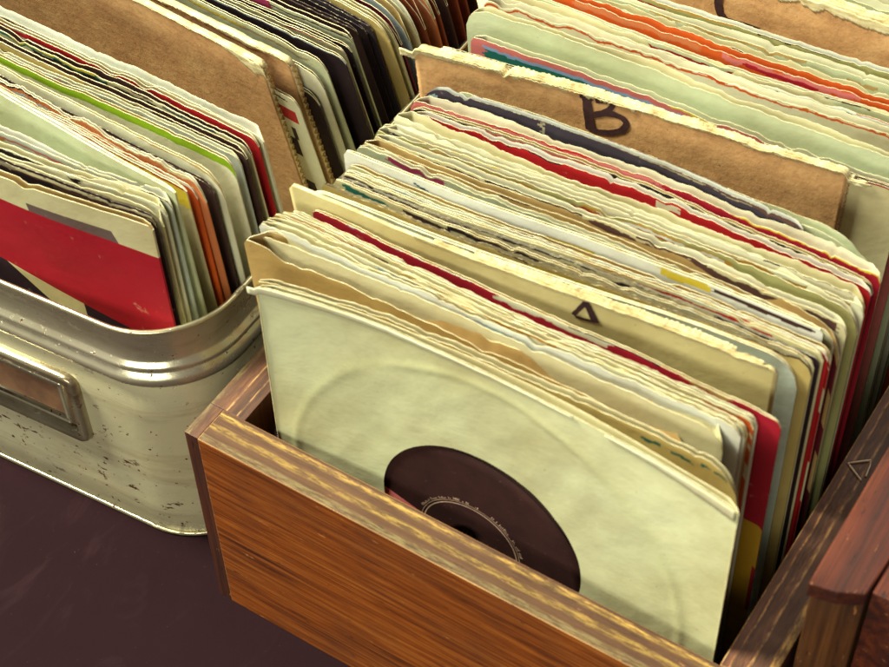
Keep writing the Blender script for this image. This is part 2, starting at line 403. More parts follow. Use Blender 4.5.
# each entry: key, left px, right px, dz, colour, look, dict
CR_LIST = [
 ('c2', (252, 283), (742, 479), -.1, 'butter', 'crinkled yellowish paper sleeve with green pencil dashes', dict(cr=1.6, amp=.12, jag=.12, marks=[mk(.80,.84,.35,.3,.14,'teal'), mk(.86,.90,.35,.35,.13,'teal'), mk(.92,.935,.3,.3,.12,'teal'), mk(.945,.96,.3,.2,.1,'teal')], look2=1)),
 ('c3', (240, 243), (704, 450), 0, 'kraftp', 'open kraft paper envelope with a wide left fold', dict(cr=3.2, cl=.2, amp=.12, gape=4, jag=.1, droop=.5)),
 ('c4', (246, 233), (722, 440), -.1, 'cream', 'thick folded cream paper sleeve', dict(gape=5, cr=.9, cl=.9, jag=.1)),
 ('c5', (258, 223), (738, 436), 0, 'white', 'white crumpled paper sleeve', dict(amp=.2, cr=.4, jag=.2, marks=[mk(.93,.945,.5,.5,1.6,'maroon'), mk(.45,.6,.15,.35,.3,'bluegrey')])),
 ('c6', (263, 219), (744, 431), 0, 'pale', 'pale sleeve with a dark red and blue printed strip', dict(cr=.7, marks=[mk(.25,.55,.0,.3,.2,'bluegrey'), mk(.28,.46,.25,.5,.12,'maroon')])),
 ('c7', (270, 216), (748, 427), -.1, 'butter', 'butter yellow paper sleeve', dict(cr=.5, marks=[mk(.5,.85,.0,.1,.18,'gold')])),
 ('c8', (278, 213), (753, 424), 0, 'cream', 'cream sleeve with an orange red printed front', dict(cr=.4, marks=[mk(0,.16,.12,.15,.45,'orange'), mk(.9,1,.12,.1,12,'orange')])),
 ('c9', (289, 212), (757, 421), -.1, 'pale', 'pale cream sleeve with small red printed patches', dict(cr=.4, bow=-.1, marks=[mk(.2,.27,.1,.3,.16,'red'), mk(.36,.45,.1,.3,.2,'red'), mk(.70,.77,.05,.2,.3,'crimson')])),
 ('c10', (312, 208), (776, 432), -.1, 'crimson', 'crimson sleeve with a mustard yellow lower corner', dict(cr=.3, bow=.06, amp=.06, jag=.1, marks=[(.0, 1, 9, 6.2, 20, P['gold'], .05), mk(.42,.66,-.2,-.2,.5,'pale',.15), mk(.8,.9,-.2,-.2,.35,'tan',.15)])),
 ('A', (288, 184), (776, 374), .45, 'green', '', dict()),
 ('c11', (304, 186), (800, 366), -.1, 'blue', 'smooth blue white card sleeve with rounded corner', dict(cr=1.3, amp=.03, jag=.02, back='white', paper=.05, cl=1.0)),
 ('c12', (321, 183), (808, 372), 0, 'butter', 'yellow edged sleeve with worn spine', dict(cr=.6, gape=3, marks=[mk(.45,.62,.05,.2,.3,'yellow')], edge='dedge')),
 ('c13', (333, 178), (811, 368), 0, 'cream', 'cream sleeve with a teal and black printed edge', dict(cr=.4, marks=[mk(.02,.12,.1,.2,.3,'teal'), mk(.16,.26,.1,.2,.3,'dbrown'), mk(.26,.5,.05,.15,.22,'black')])),
 ('c14', (336, 175), (816, 366), -.05, 'black', 'black card sleeve with speckled spine', dict(cr=.3, edge='dedge', marks=[mk(0,.8,.1,.0,.2,'cream',.15)])),
 ('c15', (343, 171), (820, 362), 0, 'cream', 'cream sleeve with dark brown title bar', dict(cr=.3, marks=[mk(.0,.19,.08,.1,.35,'dbrown'), mk(.3,.9,.3,.1,.14,'red')])),
 ('c16', (347, 166), (827, 357), 0, 'red', 'red sleeve with pale scuffed top edge', dict(cr=.3, marks=[mk(0,.35,.0,.0,.6,'cream'), mk(.35,1,.0,.0,.12,'pale',.12)])),
 ('c17', (350, 162), (832, 353), -.1, 'cream', 'cream sleeve with a thin red line', dict(cr=.4, marks=[mk(.3,.9,.15,.1,.12,'orange'), mk(.92,1,.3,.3,15,'red')])),
 ('c18', (345, 148), (824, 330), .25, 'white', 'bright white card sleeve with yellow and black bars', dict(cr=.15, amp=.04, jag=.02, paper=.04, marks=[mk(.16,.19,.25,.35,.1,'navy'), mk(.02,.4,.55,.8,.06,'black'), mk(.68,.78,.08,.08,.36,'yellow'), mk(.785,.985,.12,.12,.2,'dbrown',.02), mk(.45,.55,.5,.55,.2,'yellow')])),
 ('c19', (357, 143), (835, 338), 0, 'green', 'dull green paper sleeve with pink print', dict(cr=.6, marks=[mk(.07,.2,.05,.1,.25,'magenta'), mk(.38,.66,.15,.15,.2,'gold'), mk(.3,.8,.4,.4,.07,'black')])),
 ('c20', (362, 139), (845, 334), -.1, 'tan', 'tan paper sleeve with worn brown corner', dict(cr=1.2, amp=.1, marks=[mk(.92,1,.4,.4,14,'maroon')])),
 ('c21', (375, 133), (849, 324), 0, 'cream', 'cream sleeve with a fuzzy grey brown stripe', dict(cr=.5, marks=[mk(.02,.98,.14,.14,.42,'brown',.12)])),
 ('c22', (378, 126), (862, 314), 0, 'olive', 'olive tan paper sleeve with an ochre stain', dict(cr=1.0, gape=3, marks=[mk(.1,.35,.2,.1,.2,'ochre'), mk(.45,.75,.1,.2,.3,'ochre',.2)])),
 ('c23', (384, 120), (866, 306), 0, 'pale', 'pale sleeve with a torn brown right edge', dict(bow=-.12, cr=.5, marks=[mk(.02,.1,.2,.3,.3,'char'), mk(.7,.97,.1,.15,.18,'ochre',.15)])),
 ('c24', (396, 112), (868, 296), .1, 'pale', 'wide cream sleeve with thin green lines', dict(cr=.5, amp=.04, bow=-.25, marks=[mk(.05,.95,.5,.65,.05,'lime',.1)])),
 ('c25', (412, 110), (874, 287), 0, 'red', 'bright red sleeve with scratched pale edge', dict(bow=.15, amp=.04, cr=.3, marks=[mk(.55,.6,.1,.1,.3,'pale')])),
 ('c26', (411, 103), (877, 281), -.1, 'black', 'glossy black sleeve with rounded corner', dict(bow=.15, amp=.04, cr=.5, cl=.6, marks=[mk(.15,.4,.0,.0,.2,'pink')])),
 ('c27', (412, 97), (884, 273), 0, 'crimson', 'crimson sleeve with a pink edge', dict(bow=.15, amp=.04, cr=.3, cl=.4, marks=[mk(0,.55,.03,.05,.4,'pink')])),
 ('c28', (424, 82), (806, 227), .2, 'char', 'scuffed charcoal sleeve with pale corners', dict(bow=.18, cr=.5, cl=1.0, jag=.06, amp=.05, edge='dedge', marks=[mk(.0,.04,.1,.2,.25,'bluegrey'), mk(.315,.325,.0,.0,.6,'grey')])),
 ('c29', (446, 88), (888, 256), -.1, 'green', 'pale green sleeve with big rounded corner', dict(cr=2.6, cl=1)),
 ('B', (415, 46), (850, 172), .3, 'tan', '', dict()),
 ('d1', (440, 46), (895, 205), 0, 'cream', 'cream sleeve with an orange left patch', dict(cr=.8, marks=[mk(.05,.17,.1,.1,.4,'ochre')])),
 ('d2', (470, 38), (908, 200), 0, 'pink', 'pink sleeve with teal and sky blue stripes', dict(cr=.3, amp=.04, back='green', gape=.2, marks=[mk(.03,1,.26,.26,.16,'cobalt',.02), mk(.03,1,.42,.42,.4,'teal',.02)])),
 ('d3', (466, 6), (928, 168), .3, 'green', 'tall pale green translucent sleeve', dict(cr=.5, amp=.1, cl=.9, jag=.12)),
 ('d4', (484, 0), (935, 150), 0, 'pale', 'cream sleeve edged with a thin orange line', dict(cr=.4, marks=[mk(.0,1,.08,.08,.1,'orange',.08)])),
 ('d5', (492, -6), (944, 142), 0, 'pale', 'pale sleeve with tiny teal printed script', dict(cr=.4, amp=.08, marks=[mk(.20+.022*i, .20+.022*i+.014, .14+.02*(i%3), .14, .10, 'teal', .02) for i in range(28)])),
 ('d6', (500, -14), (950, 133), 0, 'green', 'green tinted sleeve with crimson stripe', dict(bow=-.2, cr=.4, marks=[mk(.1,.6,.1,.2,.22,'crimson',.15)])),
 ('d7', (508, -18), (957, 129), .1, 'orange', 'orange sleeve with pink torn edge', dict(bow=.2, cr=.4, amp=.1, jag=.16, marks=[mk(.5,.8,.0,.0,.3,'pink',.3), mk(.15,.45,.0,.0,.3,'salmon',.2)])),
 ('d8', (516, -24), (964, 124), 0, 'pale', 'off white sleeve with a peeled patch', dict(cr=.4, marks=[mk(.3,.5,.1,.1,.25,'rust',.2)])),
 ('d9', (524, -32), (972, 114), 0, 'green', 'grey green paper sleeve', dict(cr=.5)),
 ('d10', (532, -40), (980, 106), 0, 'olive', 'olive paper sleeve', dict(cr=.5)),
 ('C', (540, -92), (975, 60), .5, 'tan', '', dict()),
 ('e1', (552, -88), (998, 62), .2, 'cream', 'cream card sleeve with dark upper line', dict(cr=.5, marks=[mk(0,1,.5,.5,.1,'black')])),
 ('e2', (560, -98), (1005, 52), .0, 'green', 'greenish paper sleeve', dict(cr=.5, marks=[mk(0,1,.15,.2,.08,'black')])),
 ('e3', (568, -108), (1012, 42), .1, 'pale', 'pale paper sleeve', dict(cr=.5)),
 ('e4', (576, -118), (1020, 32), 0, 'cream', 'cream paper sleeve at the far end', dict(cr=.5)),
]
ORD = ['zeroth', 'first', 'second', 'third', 'fourth', 'fifth', 'sixth', 'seventh', 'eighth', 'ninth', 'tenth', 'eleventh', 'twelfth', 'thirteenth', 'fourteenth',
       'fifteenth', 'sixteenth', 'seventeenth', 'eighteenth', 'nineteenth', 'twentieth', 'twenty-first', 'twenty-second', 'twenty-third', 'twenty-fourth', 'twenty-fifth',
       'twenty-sixth', 'twenty-seventh', 'twenty-eighth', 'twenty-ninth', 'thirtieth', 'thirty-first', 'thirty-second', 'thirty-third', 'thirty-fourth', 'thirty-fifth']
FILL = [('white', 'white sleeve with a red bar'), ('cream', 'cream sleeve with a black bar'), ('red', 'scuffed red sleeve'), ('dbrown', 'dark brown paper sleeve'), ('white', 'bright white paper sleeve'), ('tan', 'tan paper sleeve'), ('cream', 'plain cream paper sleeve'), ('pale', 'pale paper sleeve'), ('green', 'greenish paper sleeve'),
        ('white', 'whitish paper sleeve'), ('cream', 'cream sleeve with a thin dark line'), ('grey', 'greyed paper sleeve'), ('pale', 'pale sleeve with a thin red line')]
DFILL = [('black', 'creased black sleeve'), ('maroon', 'dark maroon sleeve'), ('black', 'black paper sleeve'), ('dbrown', 'dark brown sleeve'), ('cream', 'cream paper sleeve'), ('char', 'charcoal sleeve'), ('rust', 'rust brown sleeve'), ('black', 'plain black sleeve')]
def wear(seed, base):
    r = random.Random(seed*77); out = []
    if base in ('black', 'char', 'dbrown', 'maroon', 'rust'): cs = ['brown', 'grey']
    else: cs = ['tan', 'grey', 'ochre', 'brown', 'red', 'crimson', 'black', 'white', 'white', 'pale', 'dbrown', 'bluegrey', 'yellow', 'black']
    for _ in range(r.randint(2, 4)):
        u = r.uniform(0, .85); d = r.choice([-.1, -.1, r.uniform(.05, .35)])
        out.append(mk(u, min(1, u+r.uniform(.06, .4)), d, d+r.uniform(-.06, .1), r.uniform(.09, .2), r.choice(cs), .07))
    return out
def interp(tab, y):
    for (a, va), (b, vb) in zip(tab, tab[1:]):
        if y <= b: return va+(vb-va)*max(0, (y-a))/(b-a)
    return tab[-1][1]

def prepare(lst, z0, pitch, fixed_first=None):
    """turn the list into rows standing one behind another; thin fillers where there is room"""
    out = []
    for key, l, r, dz, colr, look, kw in lst:
        zt = z0+dz
        L = bp(*l, zt); R = bp(*r, zt)
        out.append(dict(key=key, L=L, R=R, zt=zt, col=colr, look=look, kw=kw))
    return out
def at_x(it, x):
    L, R = it['L'], it['R']; return L.y+(R.y-L.y)*(x-L.x)/(R.x-L.x)
def enforce(rows, xa, xb, mn):
    """keep every row behind the one before it, at both ends"""
    pa = pb = None
    for it in rows:
        ya, yb = at_x(it, xa), at_x(it, xb)
        if pa is not None:
            ya = max(ya, pa+mn); yb = max(yb, pb+mn)
        it['ya'], it['yb'] = ya, yb; pa, pb = ya, yb
        for q in ('L', 'R'):
            P_ = it[q]; P_.y = ya+(yb-ya)*(P_.x-xa)/(xb-xa)
def add_fill(rows, pitch, seed, skip=(), dark_after=None):
    r = random.Random(seed); out = [rows[0]]; dark = False
    for a, b in zip(rows, rows[1:]):
        gap = min(b['ya']-a['ya'], b['yb']-a['yb']); k = int(gap/pitch)-0
        if b['key'] in skip: k = 0
        if a['key'] == dark_after: dark = True
        for j in range(1, k):
            q = j/k; col, look = r.choice(DFILL if dark else FILL)
            mks = []
            if 'dark line' in look: mks = [mk(r.uniform(0,.3), r.uniform(.5,1), .1, .2, .08, 'black')]
            if 'red line' in look: mks = [mk(r.uniform(0,.3), r.uniform(.5,1), .1, .2, .08, 'red')]
            if 'red bar' in look: mks = [mk(r.uniform(0,.5), r.uniform(.6,1), .1, .15, .3, 'red')]
            if 'black bar' in look: mks = [mk(r.uniform(0,.5), r.uniform(.6,1), .08, .12, .28, 'black')]
            dx = r.uniform(-.3, .3)
            L = a['L'].lerp(b['L'], q)+Vector((dx, 0, 0)); R = a['R'].lerp(b['R'], q)+Vector((dx, 0, 0))
            zt = min(a['zt'], b['zt'])-r.uniform(.0, .3); L.z = R.z = zt
            out.append(dict(key='f', L=L, R=R, zt=zt, col=col, look=look, kw=dict(marks=mks, cr=r.uniform(.2, .9), jag=.06), ya=a['ya']+(b['ya']-a['ya'])*q, yb=a['yb']+(b['yb']-a['yb'])*q))
        out.append(b)
    return out
def limit_width(it, w=18.0, keep='R', lo=None, hi=None):
    L, R = it['L'], it['R']; d = R-L
    if d.length > w+.6:
        if keep == 'R': L = R-d.normalized()*w
        else: R = L+d.normalized()*w
    it['L'], it['R'] = L, R

# ---- wooden crate sleeves
H = 11.2
front = dict(key='c1', L=Vector((2.85, 1.9, 19)), R=Vector((20.95, 2.15, 19.1)), zt=19.0, col='green', look='', kw={})
rows = [front]+prepare(CR_LIST, 19.0, .3)
for it in rows:
    it['R'].x = min(it['R'].x, 21.1 if it['R'].y < 30 else 21.1)
    if it['key'] not in 'ABC': it['L'].x = max(it['L'].x, 1.0)
    if it['R'].x-it['L'].x > 18.9:
        it['L'].x = it['R'].x-18.9 if it['L'].x > 1.0 else it['L'].x
enforce(rows, 2.0, 20.0, .17)
rows = add_fill(rows, .8, 3, skip=('c2', 'd2', 'd4', 'd5', 'd6', 'd7', 'd8', 'd9', 'd10', 'c29', 'c28', 'c25', 'c26', 'c27', 'A', 'B', 'C', 'c10', 'c18', 'd3', 'c24'))
enforce(rows, 2.0, 20.0, .13)
BOW = lambda y: max(0, .95*(1-(y-1.6)/4.6))
SH = [(1.5, 0), (2.5, 0), (6, .7), (9, .6), (13, -.5), (17, -.4), (40, 0)]
n_since = 0; landmark = 'the front sleeve with the round hole'
places = {}
for i, it in enumerate(rows):
    kw = dict(it['kw'])
    gp = min([rows[i+1]['ya']-it['ya'], rows[i+1]['yb']-it['yb']] if i+1 < len(rows) else [.4])
    gb = min([it['ya']-rows[i-1]['ya'], it['yb']-rows[i-1]['yb']] if i else [.4])
    t = min(.22, gp*.5); ym = (it['ya']+it['yb'])/2
    amp = min(kw.get('amp', .1), .5*min(gp, gb))*1.0
    sh = Sheet(it['L'], it['R'], it['zt'], 1.05, interp(SH, ym), amp, BOW(ym)+kw.get('bow', 0), 3.1*i+1.3, kw.get('cl', .25), kw.get('cr', .25), kw.get('jag', rnd.uniform(.05, .18)), droop=kw.get('droop', 0))
    it['sheet'] = sh; it['t'] = t; it['gp'] = gp
    if it['key'] in ('A', 'B', 'C'):
        n_since = 0; landmark = f"the cardboard divider lettered {it['key']}"; continue
    if it['key'] == 'c1': continue
    n_since += 1
    lab = f"{it['look']}, {ORD[n_since]} behind {landmark}"
    lab = lab.replace('the front sleeve with the round hole', 'the round-holed front sleeve')
    o = make_sleeve('record_sleeve', sh, t, kw.get('gape', rnd.choice([.3, .3, 1.0, 1.4]))*min(1, gp/.4), P[it['col']], P[kw.get('back', rnd.choice(['cream', 'pale', 'tan', it['col'], 'pale', 'dbrown' if it['ya'] > 6 else 'pale', 'white']))], kw.get('marks', [])+(wear(i, it['col']) if it['key'] not in ('c2', 'c3', 'c4', 'c5', 'c11', 'c18', 'd3') else []), kw.get('edge', 'edge'), paper=kw.get('paper', .022))  # some backs dark brown: shade of the gaps put into the colour
    tag(o, lab, 'record sleeve', 'record sleeves in the wooden crate')

# front sleeve: round hole, folded top flap, record inside
it = rows[0]
sh = Sheet(it['L'], it['R'], 19.0, 1.05, 0, .05, .95, 4.4, .15, .15, .02); it['sheet'] = sh
fs = make_sleeve('record_sleeve', sh, .22, .6, lin(222, 224, 180, .84), P['cream'], [], hole=(11.5-2.85, 10.35, 4.15))
tag(fs, 'pale green paper sleeve with round centre hole at the front of the wooden crate', 'record sleeve', 'record sleeves in the wooden crate')
def strip_on(sh, name, c0, c1, dep, mat, parent, off=-.06, ragged=0, rise=.05, n=90, seed=0, curl=0, thick=.03, mats=None):
    """a folded or torn strip lying over the top edge, dep(q) cm deep"""
    vs, fs_ = [], []; nr = 5; rg_ = random.Random(seed)
    for i in range(n+1):
        q = i/n; c = c0+(c1-c0)*q
        d = dep(q)+ragged*fbm(c*1.6, seed, 3)+ragged*.8*abs(fbm(c*6, seed, 5))+ragged*.12*rg_.uniform(-1, 1)
        d = max(.03, d); rv = rg_.uniform(-1, 1)
        for j in range(nr+1):
            r = j/nr
            zt = sh.topz(min(max(c, 0), sh.w)); v = (d*r)/(zt-sh.zb)
            p = sh.pt(c, max(0, v), 0)
            p.z += rise*(1-r)+ ragged*(.45*fbm(c*1.3, seed+8) + .5*abs(fbm(c*5, seed+4))+.08*rv)*(1-r)
            p.y += off*(1-.75*r) - curl*math.sin(r*math.pi)*.5
            vs.append(p[:])
    m = nr+1
    for i in range(n):
        for j in range(nr): fs_.append((i*m+j, i*m+j+1, (i+1)*m+j+1, (i+1)*m+j))
    o = link(name, vs, fs_, mats or [mat], parent)
    if mat == M['paper']:
        ca = o.data.color_attributes.new('print', 'FLOAT_COLOR', 'CORNER'); ca.data.foreach_set('color', list(P['pale'])*len(o.data.loops))
    s = o.modifiers.new('thick', 'SOLIDIFY'); s.thickness = thick*CM; s.offset = 0
    return o
strip_on(sh, 'folded_flap', -.35, 12, lambda q: .30*(1-q)+.02, M['paper'], fs, off=-.03, rise=.03, seed=2, curl=.03, ragged=.02)
strip_on(sh, 'folded_flap', 13.2, 18.0, lambda q: .10+.42*q, M['paper'], fs, off=-.03, rise=.02, seed=5, curl=.05, ragged=.03)

def disc(name, cx, cz, y, r0, r1, th, mat, parent=None, loc=None, K=96, label_fn=None, mats=None, grooves=0):
    vs, fc = [], []
    rr = [r0+(r1-r0)*i/8 for i in range(9)]
    for side in (0, 1):
        for k, r in enumerate(rr):
            for a in range(K):
                an = 2*math.pi*a/K; vs.append((cx+r*math.cos(an), y+side*th, cz+r*math.sin(an)))
    N = 9*K
    for k in range(8):
        for a in range(K):
            i = k*K+a; j = k*K+(a+1) % K
            fc.append((i, j, j+K, i+K)); fc.append((i+N, i+K+N, j+K+N, j+N))
    for a in range(K):
        b = (a+1) % K
        fc.append((a, a+N, b+N, b)); i = 8*K+a; j = 8*K+b; fc.append((i, j, j+N, i+N))
    return link(name, warp(vs), fc, mats or [mat], parent, loc, True)
def warp(vs):
    out = []
    for x, y, z in vs:
        c = min(max(x-2.85, 0), sh.w); v = min(1, max(0, (19.0-z)/(19.0-1.05)))
        out.append((x, sh.pt(c, v).y+(y-yc)+.11, z))
    return out
def vinyl_mat():
    s = NT('black_vinyl'); s.set(Base_Color=lin(24, 16, 20), Roughness=.25)
    w = s.n('ShaderNodeTexNoise'); s.l(s.mapping((1, 1, 1)), w.inputs['Vector']); w.inputs['Scale'].default_value = 900
    s.bump(w.outputs['Fac'], .1, .0004); return s.m
M['vinyl'] = vinyl_mat()
def label_mat():
    s = NT('record_label_print'); o = s.tc.outputs['Object']
    n = s.noise(o, 90, 5, .6); base = s.ramp(n, [(.3, lin(42, 22, 22)), (.7, lin(54, 30, 28))])
    f = s.noise(o, 900, 2); base = s.mix(s.ramp(f, [(.7, g(0)), (.76, g(.35))]), base, lin(130, 96, 96))
    s.set(Base_Color=base, Roughness=.75); s.b.inputs['Specular IOR Level'].default_value = .15; s.bump(n, .15, .001); return s.m
M['label'] = label_mat(); M['pinkprint'] = simple('pink_label_print', lin(206, 96, 100), lin(226, 128, 124), 80, .6)
M['labelink'] = simple('label_silver_ink', lin(176, 140, 120), lin(206, 176, 150), 400, .5)
cx, cz = 11.0, 9.3
yc = sh.pt(cx-2.85, .45).y + .13
rec = empty('vinyl_record', (cx, yc, cz-8.5), 'dark record with plum label showing through the round hole of the front sleeve', 'record')
disc('disc', cx, cz, yc, .3, 8.5, .12, M['vinyl'], rec)
lb = disc('record_label', cx, cz, yc-.02, .36, 4.9, .02, M['label'], rec)
# ring and small printed characters on the label
def flat_ring(name, r0, r1, y, a0, a1, mat, parent, K=120):
    vs, fc = [], []
    for i in range(K+1):
        an = a0+(a1-a0)*i/K
        for r in (r0, r1): vs.append((cx+r*math.cos(an), y, cz+r*math.sin(an)))
    for i in range(K): fc.append((i*2, i*2+1, i*2+3, i*2+2))
    return link(name, warp(vs), fc, [mat], parent, None, False)
flat_ring('pressed_ring', 1.96, 2.0, yc-.026, 0, 2*math.pi, M['labelink'], lb)
flat_ring('pressed_ring', 2.09, 2.11, yc-.026, 0, 2*math.pi, M['labelink'], lb)
# lettering round the ring, too small to read in the photo
vs, fc = [], []
r_ = random.Random(5); an = 2.75
while an > .25:
    if r_.random() < .72 and not (1.2 < an < 1.45):
        h = r_.choice([.05, .09, .12]); dw = r_.uniform(.010, .02); k = len(vs)
        for aa, rr in ((an, 2.16), (an-dw, 2.16), (an-dw, 2.16+h), (an, 2.16+h)):
            vs.append((cx+rr*math.cos(aa), yc-.027, cz+rr*math.sin(aa)))
        fc.append((k, k+1, k+2, k+3))
    an -= .035
link('label_lettering', warp(vs), fc, [M['labelink']], lb, None, False)
# pink sector of the label at its lower left
vs = []
for i in range(17):
    x_ = cx-4.6+i*.2; h_ = math.sqrt(max(0, 4.86**2-(x_-cx)**2)); zt_ = min(10.2-(x_-7.35)*.36, cz+h_)
    vs += [(x_, yc-.024, zt_), (x_, yc-.024, cz-h_)]
fc = [(i*2, i*2+1, i*2+3, i*2+2) for i in range(16)]
link('pink_label_panel', warp(vs), fc, [M['pinkprint']], lb, None, False)

# ---- cardboard dividers
M['pulpdark'] = M['torn']
def divider(it, label, w_extra=0, th=.32, letter=None, torn=None, kr=True, name='cardboard_divider', zb=1.05, hgt=None, group='lettered dividers in the wooden crate', flute=True):
    sh = it['sheet']; sh.amp *= .5; sh.jag = .05
    base = Vector(((sh.L.x+sh.R.x)/2, (sh.L.y+sh.R.y)/2+sh.shift, sh.zb))
    root = empty(name, base[:], label, 'divider', group)
    ncol = 120; H_ = sh.zt-sh.zb
    rows_ = [d/H_ for d in ROWS]+[1.0]; vs, fc, mi = [], [], []
    n = ncol+1; N = n*len(rows_)
    for s_ in (0, 1):
        for v in rows_:
            for i in range(n): vs.append(sh.pt(sh.w*i/ncol, v, th*s_)[:])
    for j in range(len(rows_)-1):
        for i in range(ncol):
            a = j*n+i; fc.append((a, a+n, a+n+1, a+1)); mi.append(0); b = a+N; fc.append((b, b+1, b+n+1, b+n)); mi.append(0)
        a = j*n; fc.append((a, a+N, a+N+n, a+n)); mi.append(1); a += ncol; fc.append((a, a+n, a+n+N, a+N)); mi.append(1)
    for i in range(ncol): fc.append((i, i+1, i+1+N, i+N)); mi.append(1)
    a = (len(rows_)-1)*n
    for i in range(ncol): fc.append((a+i, a+i+N, a+i+1+N, a+i+1)); mi.append(1)
    card = link('board', vs, fc, [M['kraft'] if kr else M['paper'], M['torn']], root, None, True, mi)
    if not kr:
        ca = card.data.color_attributes.new('print', 'FLOAT_COLOR', 'CORNER'); ca.data.foreach_set('color', list(P[it['col']])*len(card.data.loops))
    if flute:   # corrugated core showing along the right edge and left edge
        for side, c in (('R', sh.w), ('L', 0)):
            vs, fc = [], []
            K = 260
            for i in range(K+1):
                v = i/K; p = sh.pt(c, v, 0); z = p.z
                o_ = th*.5+th*.32*math.sin(z*2*math.pi/.4)
                e = .05 if side == 'R' else -.05
                for dx, dy in ((0, -.03), (e, -.03), (e, .03), (0, .03)): vs.append((p.x+dx, p.y+o_+dy, z))
            for i in range(K):
                for j in range(4): fc.append((i*4+j, i*4+(j+1) % 4, i*4+4+(j+1) % 4, i*4+4+j))
            link('corrugated_core', vs, fc, [M['kraft']], root, None, True)
    if torn:
        for (c0, c1, dfn, off, rg, rise, sd) in torn:
            strip_on(sh, 'torn_liner', c0, c1, dfn, M['torn'], root, off=off, ragged=rg, rise=rise, n=260, seed=sd, thick=.022, curl=.0)
    if letter:
        vs, fc = [], []
        for pts, wd in letter:
            q = [onplane(x, y, sh.L, sh.R) for x, y in pts]
            # densify
            d = []
            for (a, b), (c, e) in zip(q, q[1:]):
                k = max(2, int(math.hypot(c-a, e-b)/.06))
                for i in range(k): d.append((a+(c-a)*i/k, b+(e-b)*i/k))
            d.append(q[-1])
            # smooth
            for _ in range(4): d = [d[0]]+[((d[i-1][0]+2*d[i][0]+d[i+1][0])/4, (d[i-1][1]+2*d[i][1]+d[i+1][1])/4) for i in range(1, len(d)-1)]+[d[-1]]
            s0 = len(vs)
            for i, (c, z) in enumerate(d):
                a = d[max(0, i-1)]; b = d[min(len(d)-1, i+1)]; tx, tz = b[0]-a[0], b[1]-a[1]; L_ = math.hypot(tx, tz) or 1
                ww = wd*(.5+.08*fbm(i*.3, 3.3)) if not isinstance(wd, tuple) else .5*(wd[0]+(wd[1]-wd[0])*i/len(d))
                for s_ in (-1, 0, 1):
                    C_, Z_ = c-tz/L_*ww*s_, z+tx/L_*ww*s_
                    zt = sh.topz(min(max(C_, 0), sh.w)); v = (zt-Z_)/(zt-sh.zb); p = sh.pt(C_, min(1, max(0, v)), -.03); p.z = Z_; vs.append(p[:])
            for i in range(len(d)-1):
                k = s0+i*3
                fc.append((k, k+1, k+4, k+3)); fc.append((k+1, k+2, k+5, k+4))
        o = link('handwritten_letter', vs, fc, [M['ink']], root, None, False)
    return root
byk = {it['key']: it for it in rows if it['key'] in ('A', 'B', 'C')}
P['acard'] = lin(208, 196, 140); byk['A']['col'] = 'acard'
divider(byk['A'], 'thin green tan card divider marked with a small black letter A', kr=False, th=.14, flute=False,
        letter=[([(573, 314), (586, 302)], .18), ([(586, 301), (590, 310), (595, 323)], .28), ([(575, 316), (594, 322)], .14)],
        torn=[(5.2, 18.2, lambda q: .05+.2*max(0, .25-q), -.05, .06, .08, 11), (6, 18.0, lambda q: .06, .10, .14, .14, 17), (7.5, 17, lambda q: .06, .22, .16, .2, 19)])
divider(byk['B'], 'brown corrugated cardboard divider marked with a big black letter B',
        letter=[([(578, 97), (592, 100)], .2), ([(585, 97), (586, 110), (588, 130)], .4),
                ([(587, 129), (597, 132), (608, 133), (620, 131), (626, 125), (623, 119), (613, 115), (602, 114), (590, 116)], .27),
                ([(600, 114), (609, 110), (613, 105), (608, 103), (594, 102)], .22)],
        torn=[(-.6, 18.0, lambda q: max(.03, .30-.85*q), -.06, .13, .05, 21), (-.3, 9, lambda q: .16-.1*q, -.12, .14, .02, 22), (.5, 17.8, lambda q: .15, .08, .16, .06, 27), (1, 17.3, lambda q: .12, .24, .16, .08, 31), (1, 12, lambda q: .12, .38, .16, .04, 32)])
divider(byk['C'], 'brown cardboard divider at the top right with part of a black letter C',
        letter=[([(735, -22), (722, -12), (718, 0), (719, 10), (725, 17)], .34), ([(724, 16), (733, 19), (745, 22), (759, 27)], (.22, .06))],
        torn=[(-.3, 18.2, lambda q: .45+.2*math.sin(q*7), -.07, .18, .15, 41), (0, 18, lambda q: .3, .1, .16, .25, 43), (0, 18, lambda q: .3, .3, .16, .3, 44)])

# ------------------------------------------------------------------ wooden crate
HZ = H; XR0, XR1, YB = 21.4, 23.15, 40
crate = empty('wooden_crate', (11.5, 20, 0), 'orange brown plywood record crate with striped top edges in the foreground', 'crate')
box('front_panel', (.62, 0, 0), (22.55, 1.62, HZ), [M['wood_front'], M['ply_x'], M['worn']], crate, .035, top=1, worn=2, loc=(0, 0, 0))
box('side_panel', (0, .02, 0), (.62, 1.62, HZ-.004), [M['endgrain'], M['ply_y'], M['worn']], crate, .02, top=1, worn=0, loc=(0, 0, 0))
box('side_panel', (0, 1.624, 0), (1.62, YB, HZ-.004), [M['endgrain'], M['ply_y'], M['worn']], crate, .02, top=1, worn=0, loc=(0, 0, 0))
box('side_panel', (XR0, 1.624, 0), (XR1, YB, HZ-.004), [M['endgrain'], M['ply_yr'], M['worn']], crate, .05, top=1, worn=2, loc=(0, 0, 0))
box('side_panel', (22.554, .02, 0), (XR1, 1.62, HZ-.004), [M['endgrain'], M['ply_yr'], M['worn']], crate, .06, top=1, worn=2, loc=(0, 0, 0))
box('back_panel', (1.624, YB-1.6, 0), (XR0-.004, YB, HZ-.01), [M['inner'], M['ply_x']], crate, .05, top=1, loc=(0, 0, 0))
box('bottom_board', (1.624, 1.624, .2), (XR0-.004, YB-1.604, 1.0), [M['inner']], crate, 0)

